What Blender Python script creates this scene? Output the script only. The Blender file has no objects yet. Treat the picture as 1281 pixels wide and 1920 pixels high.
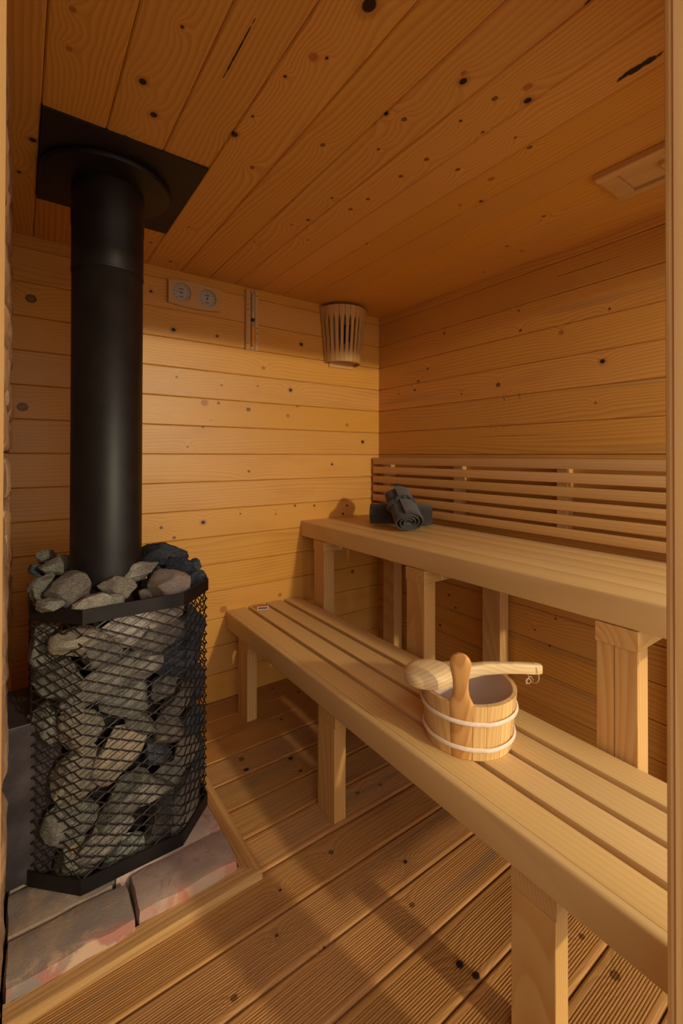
import bpy, bmesh, math, random
from mathutils import Vector, Matrix, noise
C = bpy.context.scene.collection
sc = bpy.context.scene
R = math.radians
# ------------------------------------------------------------------ camera
cam = bpy.data.cameras.new('camera'); cam_o = bpy.data.objects.new('camera', cam); C.objects.link(cam_o)
cam.sensor_fit = 'VERTICAL'; cam.sensor_height = 36.0
cam.lens = 843.66 / 1920 * 36.0
cam.shift_y = (848.32 - 960) / 1920
cam.clip_start = 0.01
YAW, PIT, ROL = 0.621609, 0.0070189, 0.00187023
fw = Vector((math.sin(YAW)*math.cos(PIT), math.cos(YAW)*math.cos(PIT), math.sin(PIT)))
r0 = Vector((math.cos(YAW), -math.sin(YAW), 0)); u0 = r0.cross(fw)
rr = r0*math.cos(ROL) + u0*math.sin(ROL); uu = -r0*math.sin(ROL) + u0*math.cos(ROL)
m = Matrix((rr, uu, -fw)).transposed().to_4x4(); m.translation = Vector((-1.83436, -2.15792, 1.20679))
cam_o.matrix_world = m
sc.camera = cam_o
# ------------------------------------------------------------------ world, lights, exposure
w = bpy.data.worlds.new('sky'); sc.world = w; w.use_nodes = True
bg = w.node_tree.nodes['Background']; bg.inputs[0].default_value = (1.0, 0.93, 0.84, 1); bg.inputs[1].default_value = 1.95
lt = bpy.data.lights.new('low_evening_lamp', 'POINT'); lt.energy = 415; lt.color = (1.0, 0.87, 0.58); lt.shadow_soft_size = 0.07
lo = bpy.data.objects.new('low_evening_lamp', lt); lo.location = (-0.35, -5.5, 2.10); C.objects.link(lo)
sc.view_settings.view_transform = 'Standard'; sc.view_settings.look = 'None'
sc.view_settings.exposure = 0.0; sc.view_settings.gamma = 1.0; sc.view_settings.use_curve_mapping = False
# ------------------------------------------------------------------ helpers
def tag(o, label=None, cat=None, group=None, kind=None):
    if label: o['label'] = label
    if cat: o['category'] = cat
    if group: o['group'] = group
    if kind: o['kind'] = kind
    return o
def thing(name, loc, label, cat, group=None):
    o = bpy.data.objects.new(name, None); C.objects.link(o); o.location = loc; o.empty_display_size = .05
    return tag(o, label, cat, group)
def base_of(p):
    v = Vector((0, 0, 0))
    while p is not None:
        v += p.location; p = p.parent
    return v
def obj(name, mb, mat, parent=None, origin=None, smooth=None):
    """mb = MB in world coordinates, linked as one mesh object under parent"""
    org = Vector(origin) if origin else (base_of(parent) if parent else Vector((0, 0, 0)))
    me = bpy.data.meshes.new(name)
    me.from_pydata([tuple(Vector(v)-org) for v in mb.v], [], mb.f)
    for mm in (mat if isinstance(mat, (list, tuple)) else [mat]): me.materials.append(mm)
    if mb.mi:
        for i, k in mb.mi.items(): me.polygons[i].material_index = k
    bm = bmesh.new(); bm.from_mesh(me); bmesh.ops.recalc_face_normals(bm, faces=bm.faces[:]); bm.to_mesh(me); bm.free()
    if smooth is not None:
        me.shade_smooth(); me.set_sharp_from_angle(angle=R(smooth))
    o = bpy.data.objects.new(name, me); C.objects.link(o)
    if parent:
        o.parent = parent; o.location = org - base_of(parent)
    else: o.location = org
    return o
class MB:
    def __init__(s): s.v = []; s.f = []; s.mi = {}
    def box(s, x0, x1, y0, y1, z0, z1):
        i = len(s.v)
        s.v += [(x, y, z) for z in (z0, z1) for y in (y0, y1) for x in (x0, x1)]
        s.f += [[i+a for a in q] for q in ((0,2,3,1),(4,5,7,6),(0,1,5,4),(2,6,7,3),(0,4,6,2),(1,3,7,5))]
        return s
    def prism(s, pts, axis, a, b):
        """pts: 2D polygon in the plane across axis (x: (y,z), y: (x,z), z: (x,y)), extruded a..b"""
        i = len(s.v); n = len(pts)
        for t in (a, b):
            for p, q in pts:
                s.v.append((t, p, q) if axis == 0 else (p, t, q) if axis == 1 else (p, q, t))
        for k in range(n):
            s.f.append([i+k, i+(k+1) % n, i+n+(k+1) % n, i+n+k])
        s.f.append([i+k for k in range(n)][::-1]); s.f.append([i+n+k for k in range(n)])
        return s
    def bbox(s, x0, x1, y0, y1, z0, z1, axis=0, r=.003, n=2):
        """box along axis with its four long edges rounded"""
        if axis == 0: s.prism(rrect(y0, y1, z0, z1, r, n), 0, x0, x1)
        elif axis == 1: s.prism(rrect(x0, x1, z0, z1, r, n), 1, y0, y1)
        else: s.prism(rrect(x0, x1, y0, y1, r, n), 2, z0, z1)
        return s
    def strip(s, rows, close=False, caps=False):
        i = len(s.v); n = len(rows[0])
        for r_ in rows: s.v += [tuple(p) for p in r_]
        for a in range(len(rows)-1):
            for k in range(n if close else n-1):
                s.f.append([i+a*n+k, i+a*n+(k+1) % n, i+(a+1)*n+(k+1) % n, i+(a+1)*n+k])
        if caps:
            s.f.append([i+k for k in range(n)][::-1]); s.f.append([i+(len(rows)-1)*n+k for k in range(n)])
        return s
    def lathe(s, c, prof, n=32, a0=0, a1=2*math.pi, caps=False):
        full = abs(a1-a0-2*math.pi) < 1e-6; rows = []
        for r_, z in prof:
            k = n if full else n+1
            rows.append([(c[0]+r_*math.cos(a0+(a1-a0)*j/n), c[1]+r_*math.sin(a0+(a1-a0)*j/n), c[2]+z) for j in range(k)])
        return s.strip(rows, close=full, caps=caps)
    def tube(s, pts, r, n=8, caps=True, closed=False):
        pts = [Vector(p) for p in pts]; rows = []; m_ = len(pts); up = None
        for i, p in enumerate(pts):
            a = pts[(i-1) % m_] if (closed or i) else p; b = pts[(i+1) % m_] if (closed or i < m_-1) else p
            t = (b-a).normalized()
            if up is None: up = Vector((0, 0, 1)) if abs(t.z) < .9 else Vector((1, 0, 0))
            x = t.cross(up).normalized(); up = x.cross(t).normalized()
            ra = r[i] if isinstance(r, (list, tuple)) else r
            rx, ry = ra if isinstance(ra, (list, tuple)) else (ra, ra)
            rows.append([p + x*rx*math.cos(2*math.pi*k/n) + up*ry*math.sin(2*math.pi*k/n) for k in range(n)])
        if closed: rows.append(rows[0])
        return s.strip(rows, close=True, caps=caps and not closed)
def rrect(a0, a1, b0, b1, r, n=2):
    out = []
    for cx, cy, s0 in ((a1-r, b0+r, -90), (a1-r, b1-r, 0), (a0+r, b1-r, 90), (a0+r, b0+r, 180)):
        for k in range(n+1):
            a = R(s0+90*k/n); out.append((cx+r*math.cos(a), cy+r*math.sin(a)))
    return out
# knots seen in the boards (along, across, radius, kind)
K_CEIL = [(-1.049,-1.607,0.01,1),(-0.957,-1.562,0.01,1),(-0.824,-1.605,0.01,0),(-1.01,-1.368,0.01,1),(-0.91,-1.271,0.0065,0),(-1.238,-1.572,0.004,1),(-0.75,-0.978,0.0065,1),(-1.115,-1.153,0.0065,0),(-1.099,-1.356,0.004,1),(-1.254,-1.347,0.004,1),(-1.349,-1.296,0.004,1),(-1.334,-1.321,0.01,2),(-1.048,-1.753,0.0065,2),(-1.15,-1.755,0.0065,2),(-0.089,-1.292,0.0065,1),(-0.667,-1.809,0.01,1),(-0.473,-1.84,0.0065,1),(-0.685,-1.012,0.0065,2),(-0.62,-0.899,0.0065,2),(-0.899,-0.895,0.0065,0),(-0.917,-0.986,0.004,1),(-0.227,-1.405,0.0065,0),(-0.48,-1.067,0.004,0),(-0.442,-1.318,0.004,1),(-1.492,-1.294,0.016,1),(-1.498,-1.024,0.0065,2),(-1.482,-1.007,0.01,1),(-1.56,-0.872,0.01,2),(-1.537,-0.835,0.01,1),(-1.494,-0.905,0.0065,0),(-1.398,-0.914,0.004,1),(-1.406,-0.834,0.004,1),(-1.241,-0.875,0.0065,0),(-1.317,-1.036,0.0065,0),(-1.138,-0.881,0.0065,0),(-1.293,-0.642,0.01,2),(-1.197,-0.566,0.0065,1),(-1.303,-1.086,0.0065,1),(-1.192,-1.016,0.004,1),(-1.263,-0.764,0.0065,0),(-1.445,-0.745,0.004,0),(-1.445,-0.678,0.0065,0),(-1.053,-0.207,0.0065,0),(-1.064,-0.122,0.004,1),(-0.832,-0.064,0.004,1),(-1.14,-0.604,0.0065,2),(-1.269,-0.303,0.0065,0),(-0.898,-0.896,0.0065,0),(-0.983,-0.885,0.0065,0),(-0.918,-0.987,0.004,1),(-0.731,-0.688,0.004,0)]
K_BACK = [(-1.253,1.792,0.01,1),(-1.044,1.795,0.0065,1),(-0.565,1.824,0.01,1),(-0.632,1.564,0.01,1),(-0.878,1.443,0.01,0),(-1.105,1.462,0.016,2),(-0.647,1.423,0.01,2),(-0.249,1.389,0.01,2),(-0.13,1.291,0.01,1),(-1.113,1.343,0.004,1),(-0.589,1.478,0.004,1),(-0.356,1.156,0.0065,1),(-0.874,1.125,0.0065,0),(-1.186,1.247,0.004,1),(-0.794,1.667,0.01,2),(-1.021,1.555,0.004,1),(-0.826,1.568,0.004,1),(-1.238,1.573,0.004,1),(-1.036,1.465,0.0065,0),(-1.11,0.883,0.01,1),(-1.304,0.875,0.0065,0),(-1.246,0.823,0.0065,0),(-0.248,0.91,0.0065,1),(-0.276,0.863,0.0065,1),(-0.602,0.932,0.0065,0),(-0.477,0.924,0.0065,0),(-0.693,0.46,0.01,2),(-1.007,0.443,0.016,2),(-0.719,0.894,0.004,0),(-0.206,0.512,0.01,0),(-0.92,0.911,0.004,0),(-1.8,1.825,0.016,0),(-1.825,1.395,0.016,0),(-1.353,1.95,0.0065,1)]
K_RIGHT = [(-0.534,1.858,0.0065,0),(-0.981,1.773,0.0065,0),(-1.168,1.722,0.01,2),(-0.414,1.689,0.0065,0),(-0.342,1.629,0.0065,1),(-0.315,1.582,0.0065,1),(-1.332,1.574,0.01,1),(-0.865,1.542,0.01,0),(-0.182,1.574,0.004,1),(-0.649,1.523,0.004,1),(-0.973,1.864,0.004,1),(-1.358,1.77,0.004,1),(-1.306,1.415,0.004,0),(-0.566,0.478,0.0065,1),(-0.61,0.424,0.0065,0),(-0.505,0.302,0.0065,1),(-1.143,0.524,0.004,1),(-1.049,0.448,0.004,1),(-1.116,0.402,0.004,1)]
K_FLOOR = [(-1.109,-0.467,0.01,0),(-1.118,-0.534,0.01,1),(-0.948,-0.576,0.01,1),(-0.952,-0.659,0.0065,1),(-0.854,-0.32,0.0065,1),(-0.842,-0.875,0.0065,0),(-0.668,-0.159,0.0065,1),(-0.76,-0.048,0.0065,1),(-1.238,-1.036,0.004,1),(-1.301,-1.138,0.004,1),(-1.439,-1.199,0.0065,0),(-1.217,-1.229,0.004,0),(-1.055,-1.02,0.0065,0),(-0.894,-1.175,0.0065,1),(-0.969,-1.279,0.0065,0),(-0.977,-1.447,0.01,1),(-0.965,-1.484,0.01,1),(-0.751,-0.892,0.0065,0),(-0.843,-0.877,0.0065,0),(-1.056,-1.02,0.0065,0),(-0.701,-1.672,0.01,0),(-0.678,-1.585,0.0065,0)]
# stones: centre, half sizes, yaw, tilt, rock, label
STONES = [
  ((-1.76, -0.42, 0.875), 0.026, 0.0234, 0.0234, 0, -6.3, 'grey', 'grey-green stone at the back left of the basket heap beside the pipe') ,
  ((-1.743, -0.53, 0.865), 0.0413, 0.03, 0.0372, 0, -1.9, 'grey', 'rough pitted grey stone on the upper left of the heap touching the pipe') ,
  ((-1.789, -0.5, 0.856), 0.0175, 0.0237, 0.0158, 0, 60.0, 'slate', 'small dark blue stone at the far left edge of the heap') ,
  ((-1.782, -0.67, 0.84), 0.0293, 0.037, 0.0264, 0, -28.1, 'grey', 'blocky grey stone on the left rim of the basket') ,
  ((-1.717, -0.705, 0.836), 0.0533, 0.0401, 0.048, 0, -8.4, 'brown', 'large trapezoid grey-brown stone in front left of the pipe') ,
  ((-1.768, -0.755, 0.815), 0.0293, 0.0176, 0.0237, 0, -4.1, 'grey', 'low grey stone sunk behind the left end of the rim') ,
  ((-1.674, -0.765, 0.81), 0.0446, 0.0197, 0.0266, 0, 8.7, 'pale', 'long pale speckled stone leaning on the front rim') ,
  ((-1.626, -0.745, 0.79), 0.0472, 0.0204, 0.0275, 0, 2.3, 'grey', 'long grey stone behind the middle of the front rim') ,
  ((-1.595, -0.7, 0.819), 0.0512, 0.0274, 0.0369, 0, -13.7, 'brown', 'saddle-shaped banded stone directly in front of the pipe foot') ,
  ((-1.535, -0.66, 0.845), 0.0596, 0.024, 0.0323, 0, 16.1, 'pale', 'flat beige slab slanting up right of the pipe') ,
  ((-1.418, -0.52, 0.85), 0.0823, 0.0398, 0.0537, 0, -10.1, 'slate', 'big dark slate slab topping the right side of the heap') ,
  ((-1.433, -0.4, 0.854), 0.0465, 0.0248, 0.0335, 0, 3.4, 'slate', 'thin dark slate flake behind the big slate slab') ,
  ((-1.37, -0.56, 0.809), 0.0601, 0.0342, 0.0462, 0, -23.2, 'slate', 'layered slate block under the big slate slab') ,
  ((-1.322, -0.53, 0.807), 0.0229, 0.0261, 0.0206, 0, -60.0, 'slate', 'small upright slate chip at the back right rim') ,
  ((-1.459, -0.715, 0.803), 0.0571, 0.0431, 0.0514, 0, 2.8, 'pink', 'pale pinkish rounded stone on the right front rim') ,
  ((-1.358, -0.66, 0.792), 0.0318, 0.0275, 0.0286, 0, 25.9, 'slate', 'leaning slate piece wedged in the right corner of the rim') ,
  ((-1.465, -0.6, 0.81), 0.0283, 0.0272, 0.0255, 0, 1.7, 'slate', 'dark stone in the hollow under the beige slab') ,
  ((-1.502, -0.6, 0.788), 0.021, 0.0218, 0.0189, 0, 11.2, 'slate', 'small black stone in the shade right of the pipe foot') ,
  ((-1.52, -0.7, 0.787), 0.0228, 0.0173, 0.0205, 0, -29.4, 'brown', 'small grey-brown stone left of the pinkish stone on the rim') ,
  ((-1.695, -0.745, 0.707), 0.0569, 0.0324, 0.0438, 0, -1.6, 'beige', 'long beige stone high on the left behind the grating') ,
  ((-1.578, -0.752, 0.717), 0.0617, 0.04, 0.0375, 0, 3.6, 'white', 'whitish quartz stone just under the front rim behind the grating') ,
  ((-1.646, -0.752, 0.661), 0.05, 0.0258, 0.0375, 0, 5.3, 'brown', 'dark brown-grey stone under the beige and whitish stones') ,
  ((-1.743, -0.701, 0.598), 0.0661, 0.0581, 0.0375, -45, -15.0, 'grey', 'big rough grey-green stone on the left behind the grating') ,
  ((-1.63, -0.752, 0.589), 0.0922, 0.0361, 0.0375, 0, 23.7, 'pale', 'longest stone lying diagonally in the middle of the grating') ,
  ((-1.777, -0.668, 0.686), 0.0301, 0.0471, 0.0375, -45, 0.0, 'grey', 'mottled dark stone behind the upper left corner face of the grating') ,
  ((-1.473, -0.752, 0.729), 0.0462, 0.0264, 0.0375, 0, 2.9, 'pink', 'lower half-hidden pinkish stone just below the right of the rim') ,
  ((-1.497, -0.752, 0.666), 0.0603, 0.0415, 0.0375, 0, -2.5, 'brown', 'rounded grey-brown stone high on the right behind the grating') ,
  ((-1.535, -0.752, 0.601), 0.051, 0.0302, 0.0375, 0, -0.0, 'pale', 'tapered pale stone right of the diagonal one') ,
  ((-1.457, -0.752, 0.591), 0.0421, 0.0515, 0.0375, 0, -29.2, 'slate', 'blue-grey slate stone high on the right behind the grating') ,
  ((-1.481, -0.752, 0.52), 0.0351, 0.0309, 0.0375, 0, -45.8, 'grey', 'small grey wedge stone under the blue-grey slate stone') ,
  ((-1.406, -0.709, 0.663), 0.0565, 0.0311, 0.0375, 45, 0.0, 'slate', 'small dark stone near the top of the right corner face') ,
  ((-1.372, -0.675, 0.624), 0.0332, 0.0727, 0.0375, 45, -8.0, 'slate', 'tall dark slate standing at the top of the right corner face') ,
  ((-1.391, -0.694, 0.56), 0.0444, 0.0498, 0.0375, 45, 5.0, 'slate', 'narrow dark stone in the right corner face below its top') ,
  ((-1.366, -0.669, 0.478), 0.0296, 0.0561, 0.0375, 45, 10.0, 'slate', 'blue slate in the right corner face, second from the rim') ,
  ((-1.583, -0.752, 0.509), 0.0641, 0.0399, 0.0375, 0, -8.1, 'grey', 'egg-shaped grey stone at mid height in the grating front') ,
  ((-1.54, -0.752, 0.427), 0.0347, 0.0241, 0.0375, 0, -27.8, 'brown', 'small grey-brown stone under the egg-shaped stone') ,
  ((-1.593, -0.752, 0.367), 0.0497, 0.0646, 0.0375, 0, -31.1, 'pinkbeige', 'large pinkish beige stone at the centre of the grating front') ,
  ((-1.471, -0.752, 0.389), 0.0384, 0.0419, 0.0375, 0, -38.7, 'beige', 'beige-grey stone right of centre at mid height') ,
  ((-1.424, -0.726, 0.448), 0.0641, 0.0321, 0.0375, 45, 10.0, 'brown', 'mottled brown stone at mid height near the right corner face') ,
  ((-1.395, -0.698, 0.348), 0.061, 0.0396, 0.0375, 45, -20.0, 'slate', 'dark wedge stone in the right corner face at mid height') ,
  ((-1.498, -0.752, 0.325), 0.036, 0.0306, 0.0375, 0, -20.0, 'slate', 'dark grey stone right of the large pinkish beige stone') ,
  ((-1.409, -0.712, 0.276), 0.0494, 0.0358, 0.0375, 45, -15.0, 'beige', 'small beige stone in the right corner face below the middle') ,
  ((-1.455, -0.752, 0.254), 0.0436, 0.025, 0.0375, 0, -7.5, 'grey', 'flat grey stone low right above a pale slanting one') ,
  ((-1.516, -0.752, 0.229), 0.0576, 0.0243, 0.0375, 0, 2.0, 'pale', 'pale slanting stone low right behind the grating') ,
  ((-1.593, -0.752, 0.224), 0.0414, 0.0646, 0.0375, 0, -30.1, 'grey', 'upright grey stone low in the middle of the grating') ,
  ((-1.691, -0.722, 0.456), 0.0471, 0.0501, 0.0424, -24, -10.0, 'beige', 'squarish beige stone left of centre behind the grating') ,
  ((-1.768, -0.676, 0.475), 0.0367, 0.0427, 0.0375, -45, 10.0, 'grey', 'grey stone behind the left corner face just above the steel duct') ,
  ((-1.698, -0.722, 0.332), 0.0536, 0.0571, 0.0482, -24, 10.0, 'beige', 'round beige speckled stone low left behind the grating') ,
  ((-1.708, -0.722, 0.217), 0.0532, 0.0525, 0.0479, -24, -8.0, 'grey', 'rounded greenish stone second from the bottom on the left') ,
  ((-1.633, -0.752, 0.149), 0.0664, 0.0317, 0.0375, 0, 14.3, 'pale', 'slanting pale stone between the two lowest stones') ,
  ((-1.697, -0.722, 0.098), 0.0509, 0.057, 0.0458, -24, -12.0, 'rust', 'bottom left stone with orange rust spots') ,
  ((-1.581, -0.752, 0.063), 0.0585, 0.0546, 0.0375, 0, -15.3, 'green', 'green-grey bottom stone in the middle of the basket') ,
  ((-1.493, -0.752, 0.117), 0.0301, 0.0706, 0.0375, 0, -27.3, 'black', 'black mottled upright stone low on the right front') ,
  ((-1.424, -0.727, 0.122), 0.067, 0.077, 0.0375, 45, -12.0, 'brown', 'tall mottled stone in the lower right corner face') ,
  ((-1.368, -0.671, 0.348), 0.0275, 0.0593, 0.0375, 45, 8.0, 'slate', 'thin upright slate at the right edge of the grating at mid height') ,
  ((-1.372, -0.675, 0.213), 0.0272, 0.0641, 0.0375, 45, -6.0, 'slate', 'dark slate low at the right edge of the grating') ,
  ((-1.374, -0.677, 0.106), 0.0252, 0.0337, 0.0375, 45, 10.0, 'slate', 'lowest slate piece at the right edge of the grating') ,
  ((-1.454, -0.752, 0.068), 0.0202, 0.0437, 0.0375, 0, -45.2, 'slate', 'dark sliver stone beside the black one at the bottom right') ,
]
# ------------------------------------------------------------------ materials
class NT:
    def __init__(s, name):
        s.m = bpy.data.materials.new(name); s.m.use_nodes = True; s.t = s.m.node_tree; s.n = s.t.nodes; s.l = s.t.links
        s.b = s.n['Principled BSDF']
    def new(s, t, **kw):
        n = s.n.new(t)
        for k, v in kw.items(): setattr(n, k, v)
        return n
    def con(s, a, b): s.l.new(a, b)
    def put(s, sock, v):
        if hasattr(v, 'links'): s.l.new(v, sock)
        else: sock.default_value = v
    def math(s, op, a, b=None, c=None, clamp=False):
        n = s.new('ShaderNodeMath', operation=op, use_clamp=clamp); s.put(n.inputs[0], a)
        if b is not None: s.put(n.inputs[1], b)
        if c is not None: s.put(n.inputs[2], c)
        return n.outputs[0]
    def vmath(s, op, a, b=None, c=None):
        n = s.new('ShaderNodeVectorMath', operation=op); s.put(n.inputs[0], a)
        if b is not None: s.put(n.inputs[1], b)
        if c is not None: s.put(n.inputs[2], c)
        return n.outputs[1 if op in ('LENGTH', 'DOT_PRODUCT', 'DISTANCE') else 0]
    def comb(s, x, y, z):
        n = s.new('ShaderNodeCombineXYZ')
        for i, v in enumerate((x, y, z)): s.put(n.inputs[i], v)
        return n.outputs[0]
    def noise(s, vec, scale=1, detail=2, rough=.5, dist=0):
        n = s.new('ShaderNodeTexNoise'); s.con(vec, n.inputs['Vector'])
        n.inputs['Scale'].default_value = scale; n.inputs['Detail'].default_value = detail
        n.inputs['Roughness'].default_value = rough; n.inputs['Distortion'].default_value = dist
        return n.outputs[0]
    def mix(s, f, a, b, mode='MIX'):
        n = s.new('ShaderNodeMix', data_type='RGBA', blend_type=mode); s.put(n.inputs[0], f)
        s.put(n.inputs[6], a); s.put(n.inputs[7], b); return n.outputs[2]
    def ramp(s, f, stops):
        n = s.new('ShaderNodeValToRGB'); s.con(f, n.inputs[0]); e = n.color_ramp.elements
        while len(e) < len(stops): e.new(.5)
        for i, (p, c) in enumerate(stops): e[i].position = p; e[i].color = c
        return n.outputs[0]
    def mr(s, v, a, b, c=0, d=1, smooth=True):
        n = s.new('ShaderNodeMapRange', interpolation_type='SMOOTHSTEP' if smooth else 'LINEAR')
        s.put(n.inputs[0], v)
        for i, x in enumerate((a, b, c, d)): s.put(n.inputs[1+i], x)
        return n.outputs[0]
    def bump(s, h, strength=.3, dist=.002, normal=None):
        n = s.new('ShaderNodeBump'); n.inputs['Strength'].default_value = strength; n.inputs['Distance'].default_value = dist
        s.con(h, n.inputs['Height'])
        if normal: s.con(normal, n.inputs['Normal'])
        s.con(n.outputs[0], s.b.inputs['Normal']); return n.outputs[0]
def rgb(r, g, b): return (r, g, b, 1)
def wood(name, grain, across, base, dark, knots=(), cracks=(), rings=22, contrast=.5, rough=.55, var=.15, warm=.0, blotch=0.0,
         auto_knots=0.0, knot_col=rgb(.10, .035, .012), grey=0.0, stain=None, world_pos=False, spec=.35):
    """solid pine: grain = axis index the fibres run along, across = axis across the face; knots = (u, v, radius, kind)"""
    t = NT(name)
    if world_pos: P = t.new('ShaderNodeNewGeometry').outputs['Position']
    else: P = t.new('ShaderNodeTexCoord').outputs['Object']
    rnd = t.new('ShaderNodeObjectInfo').outputs['Random']
    sp = t.new('ShaderNodeSeparateXYZ'); t.con(P, sp.inputs[0])
    third = 3 - grain - across
    u, v, q = sp.outputs[grain], sp.outputs[across], sp.outputs[third]
    r50 = t.math('MULTIPLY', rnd, 57.0)
    uo = t.math('ADD', u, r50)
    base_vec = t.comb(t.math('MULTIPLY', uo, .55), t.math('MULTIPLY', v, 4.2), t.math('ADD', t.math('MULTIPLY', q, 4.2), r50))
    f = t.noise(base_vec, 1, 1.5, .4)
    dmin = None; ddark = None; dlight = None
    uv = t.comb(u, v, 0.0)
    for ku, kv, kr, kk in knots:
        d = t.vmath('LENGTH', t.vmath('MULTIPLY', t.vmath('SUBTRACT', uv, (ku, kv, 0)), (1/(kr*1.15), 1/kr, 1)))
        if kk == 1: ddark = d if ddark is None else t.math('MINIMUM', ddark, d)
        elif kk == 2: dlight = d if dlight is None else t.math('MINIMUM', dlight, d)
        else: dmin = d if dmin is None else t.math('MINIMUM', dmin, d)
    alld = None
    for d in (dmin, ddark, dlight):
        if d is not None: alld = d if alld is None else t.math('MINIMUM', alld, d)
    if auto_knots > 0:
        vo = t.new('ShaderNodeTexVoronoi'); vo.inputs['Scale'].default_value = 1.0
        t.con(t.comb(t.math('MULTIPLY', uo, 3.2), t.math('MULTIPLY', v, 9.0), r50), vo.inputs['Vector'])
        cs = t.new('ShaderNodeSeparateColor'); t.con(vo.outputs['Color'], cs.inputs[0])
        off = t.math('MULTIPLY', t.math('GREATER_THAN', cs.outputs[0], auto_knots), 50.0)
        da = t.math('ADD', t.math('DIVIDE', vo.outputs['Distance'], t.math('MULTIPLY_ADD', cs.outputs[1], .05, .03)), off)
        ddark = da if ddark is None else t.math('MINIMUM', ddark, da)
        alld = da if alld is None else t.math('MINIMUM', alld, da)
    wob = t.noise(t.comb(t.math('MULTIPLY', u, 60.), t.math('MULTIPLY', v, 60.), 0.), 1, 1)
    ringv = t.math('MULTIPLY', f, float(rings))
    ringv = t.math('MULTIPLY_ADD', v, 70.0, ringv)
    if alld is not None:
        alld = t.math('ADD', alld, t.math('MULTIPLY_ADD', wob, .5, -.25))
        ringv = t.math('ADD', ringv, t.math('MULTIPLY', t.math('EXPONENT', t.math('MULTIPLY', alld, -.28)), 3.2))
    fr = t.math('FRACT', ringv)
    late = t.math('MULTIPLY', t.mr(fr, .15, .9), t.mr(fr, 1.0, .86))
    fine = t.noise(t.comb(t.math('MULTIPLY', uo, 9.), t.math('MULTIPLY', v, 420.), t.math('MULTIPLY', q, 420.)), 1, 2, .6)
    blot = t.noise(t.comb(t.math('MULTIPLY', uo, 2.3), t.math('MULTIPLY', v, 9.), t.math('MULTIPLY', q, 9.)), 1, 2, .5)
    amt = t.math('MULTIPLY', late, t.math('MULTIPLY_ADD', blot, 1.2*contrast, .1*contrast))
    amt = t.math('MULTIPLY_ADD', fine, .25*contrast, amt)
    col = t.mix(amt, base, dark)
    # board to board difference
    hv = t.new('ShaderNodeHueSaturation'); t.con(col, hv.inputs['Color'])
    t.con(t.math('MULTIPLY_ADD', rnd, var*2, 1-var), hv.inputs['Value'])
    rnd2 = t.math('FRACT', t.math('MULTIPLY', rnd, 17.3))
    t.con(t.math('MULTIPLY_ADD', rnd2, .05, .975), hv.inputs['Saturation'])
    t.con(t.math('MULTIPLY_ADD', rnd2, .002, .499), hv.inputs['Hue'])
    col = hv.outputs[0]
    if blotch > 0:
        col = t.mix(t.math('MULTIPLY', t.mr(blot, .5, .75), blotch), col, dark)
    if grey > 0:
        g = t.noise(t.comb(t.math('MULTIPLY', uo, 1.1), t.math('MULTIPLY', v, 14.), q), 1, 2)
        col = t.mix(t.math('MULTIPLY', t.mr(g, .55, .75), grey), col, rgb(.22, .15, .085))
    if stain:
        for (su, sv, ru, rv, k) in stain:
            d = t.vmath('LENGTH', t.vmath('MULTIPLY', t.vmath('SUBTRACT', uv, (su, sv, 0)), (1/ru, 1/rv, 1)))
            n = t.noise(t.comb(t.math('MULTIPLY', u, 70.), t.math('MULTIPLY', v, 22.), 0.), 1, 3, .7)
            col = t.mix(t.math('MULTIPLY', t.math('MULTIPLY', t.mr(d, 1.0, .2), t.mr(n, .5, .72)), k), col, rgb(.10, .07, .04))
    if dlight is not None: col = t.mix(t.math('MULTIPLY', t.mr(dlight, 1.3, .7), .8), col, rgb(.36, .11, .018))
    if dmin is not None:
        col = t.mix(t.math('MULTIPLY', t.mr(dmin, 1.25, .75), .8), col, rgb(.13, .035, .006))
        col = t.mix(t.math('MULTIPLY', t.math('MULTIPLY', t.mr(dmin, 1.1, .9), t.mr(dmin, .6, .8)), .6), col, rgb(.04, .015, .006))
    if ddark is not None:
        col = t.mix(t.math('MULTIPLY', t.mr(ddark, 2.2, .9), .45), col, rgb(.30, .11, .03))
        col = t.mix(t.mr(ddark, .95, .7), col, knot_col if auto_knots > 0 else rgb(.022, .009, .005))
    for (su, sv, ru, rv) in cracks:
        d = t.vmath('LENGTH', t.vmath('MULTIPLY', t.vmath('SUBTRACT', uv, (su, sv, 0)), (1/ru, 1/rv, 1)))
        d = t.math('ADD', d, t.math('MULTIPLY_ADD', wob, .9, -.45))
        col = t.mix(t.mr(d, 1.0, .8), col, rgb(.02, .009, .005))
    t.con(col, t.b.inputs['Base Color'])
    t.put(t.b.inputs['Roughness'], t.math('MULTIPLY_ADD', fine, .15, rough-.07))
    t.b.inputs['Specular IOR Level'].default_value = spec
    h = t.math('ADD', t.math('MULTIPLY', late, -.5), fine)
    t.bump(h, .22, .0006)
    return t.m
def plain(name, col, rough=.5, metal=0, spec=.5, noise_amt=0, nscale=60, bump=0, bscale=200, alpha=None):
    t = NT(name); c = rgb(*col)
    t.b.inputs['Roughness'].default_value = rough; t.b.inputs['Metallic'].default_value = metal
    t.b.inputs['Specular IOR Level'].default_value = spec
    P = t.new('ShaderNodeTexCoord').outputs['Object']
    if noise_amt:
        n = t.noise(P, nscale, 4, .6)
        col2 = rgb(*[min(1, x*(1+noise_amt)) for x in col]); col1 = rgb(*[x*(1-noise_amt) for x in col])
        t.con(t.mix(t.mr(n, .3, .7), col1, col2), t.b.inputs['Base Color'])
    else: t.b.inputs['Base Color'].default_value = c
    if bump: t.bump(t.noise(P, bscale, 3, .6), bump, .001)
    return t.m
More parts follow.
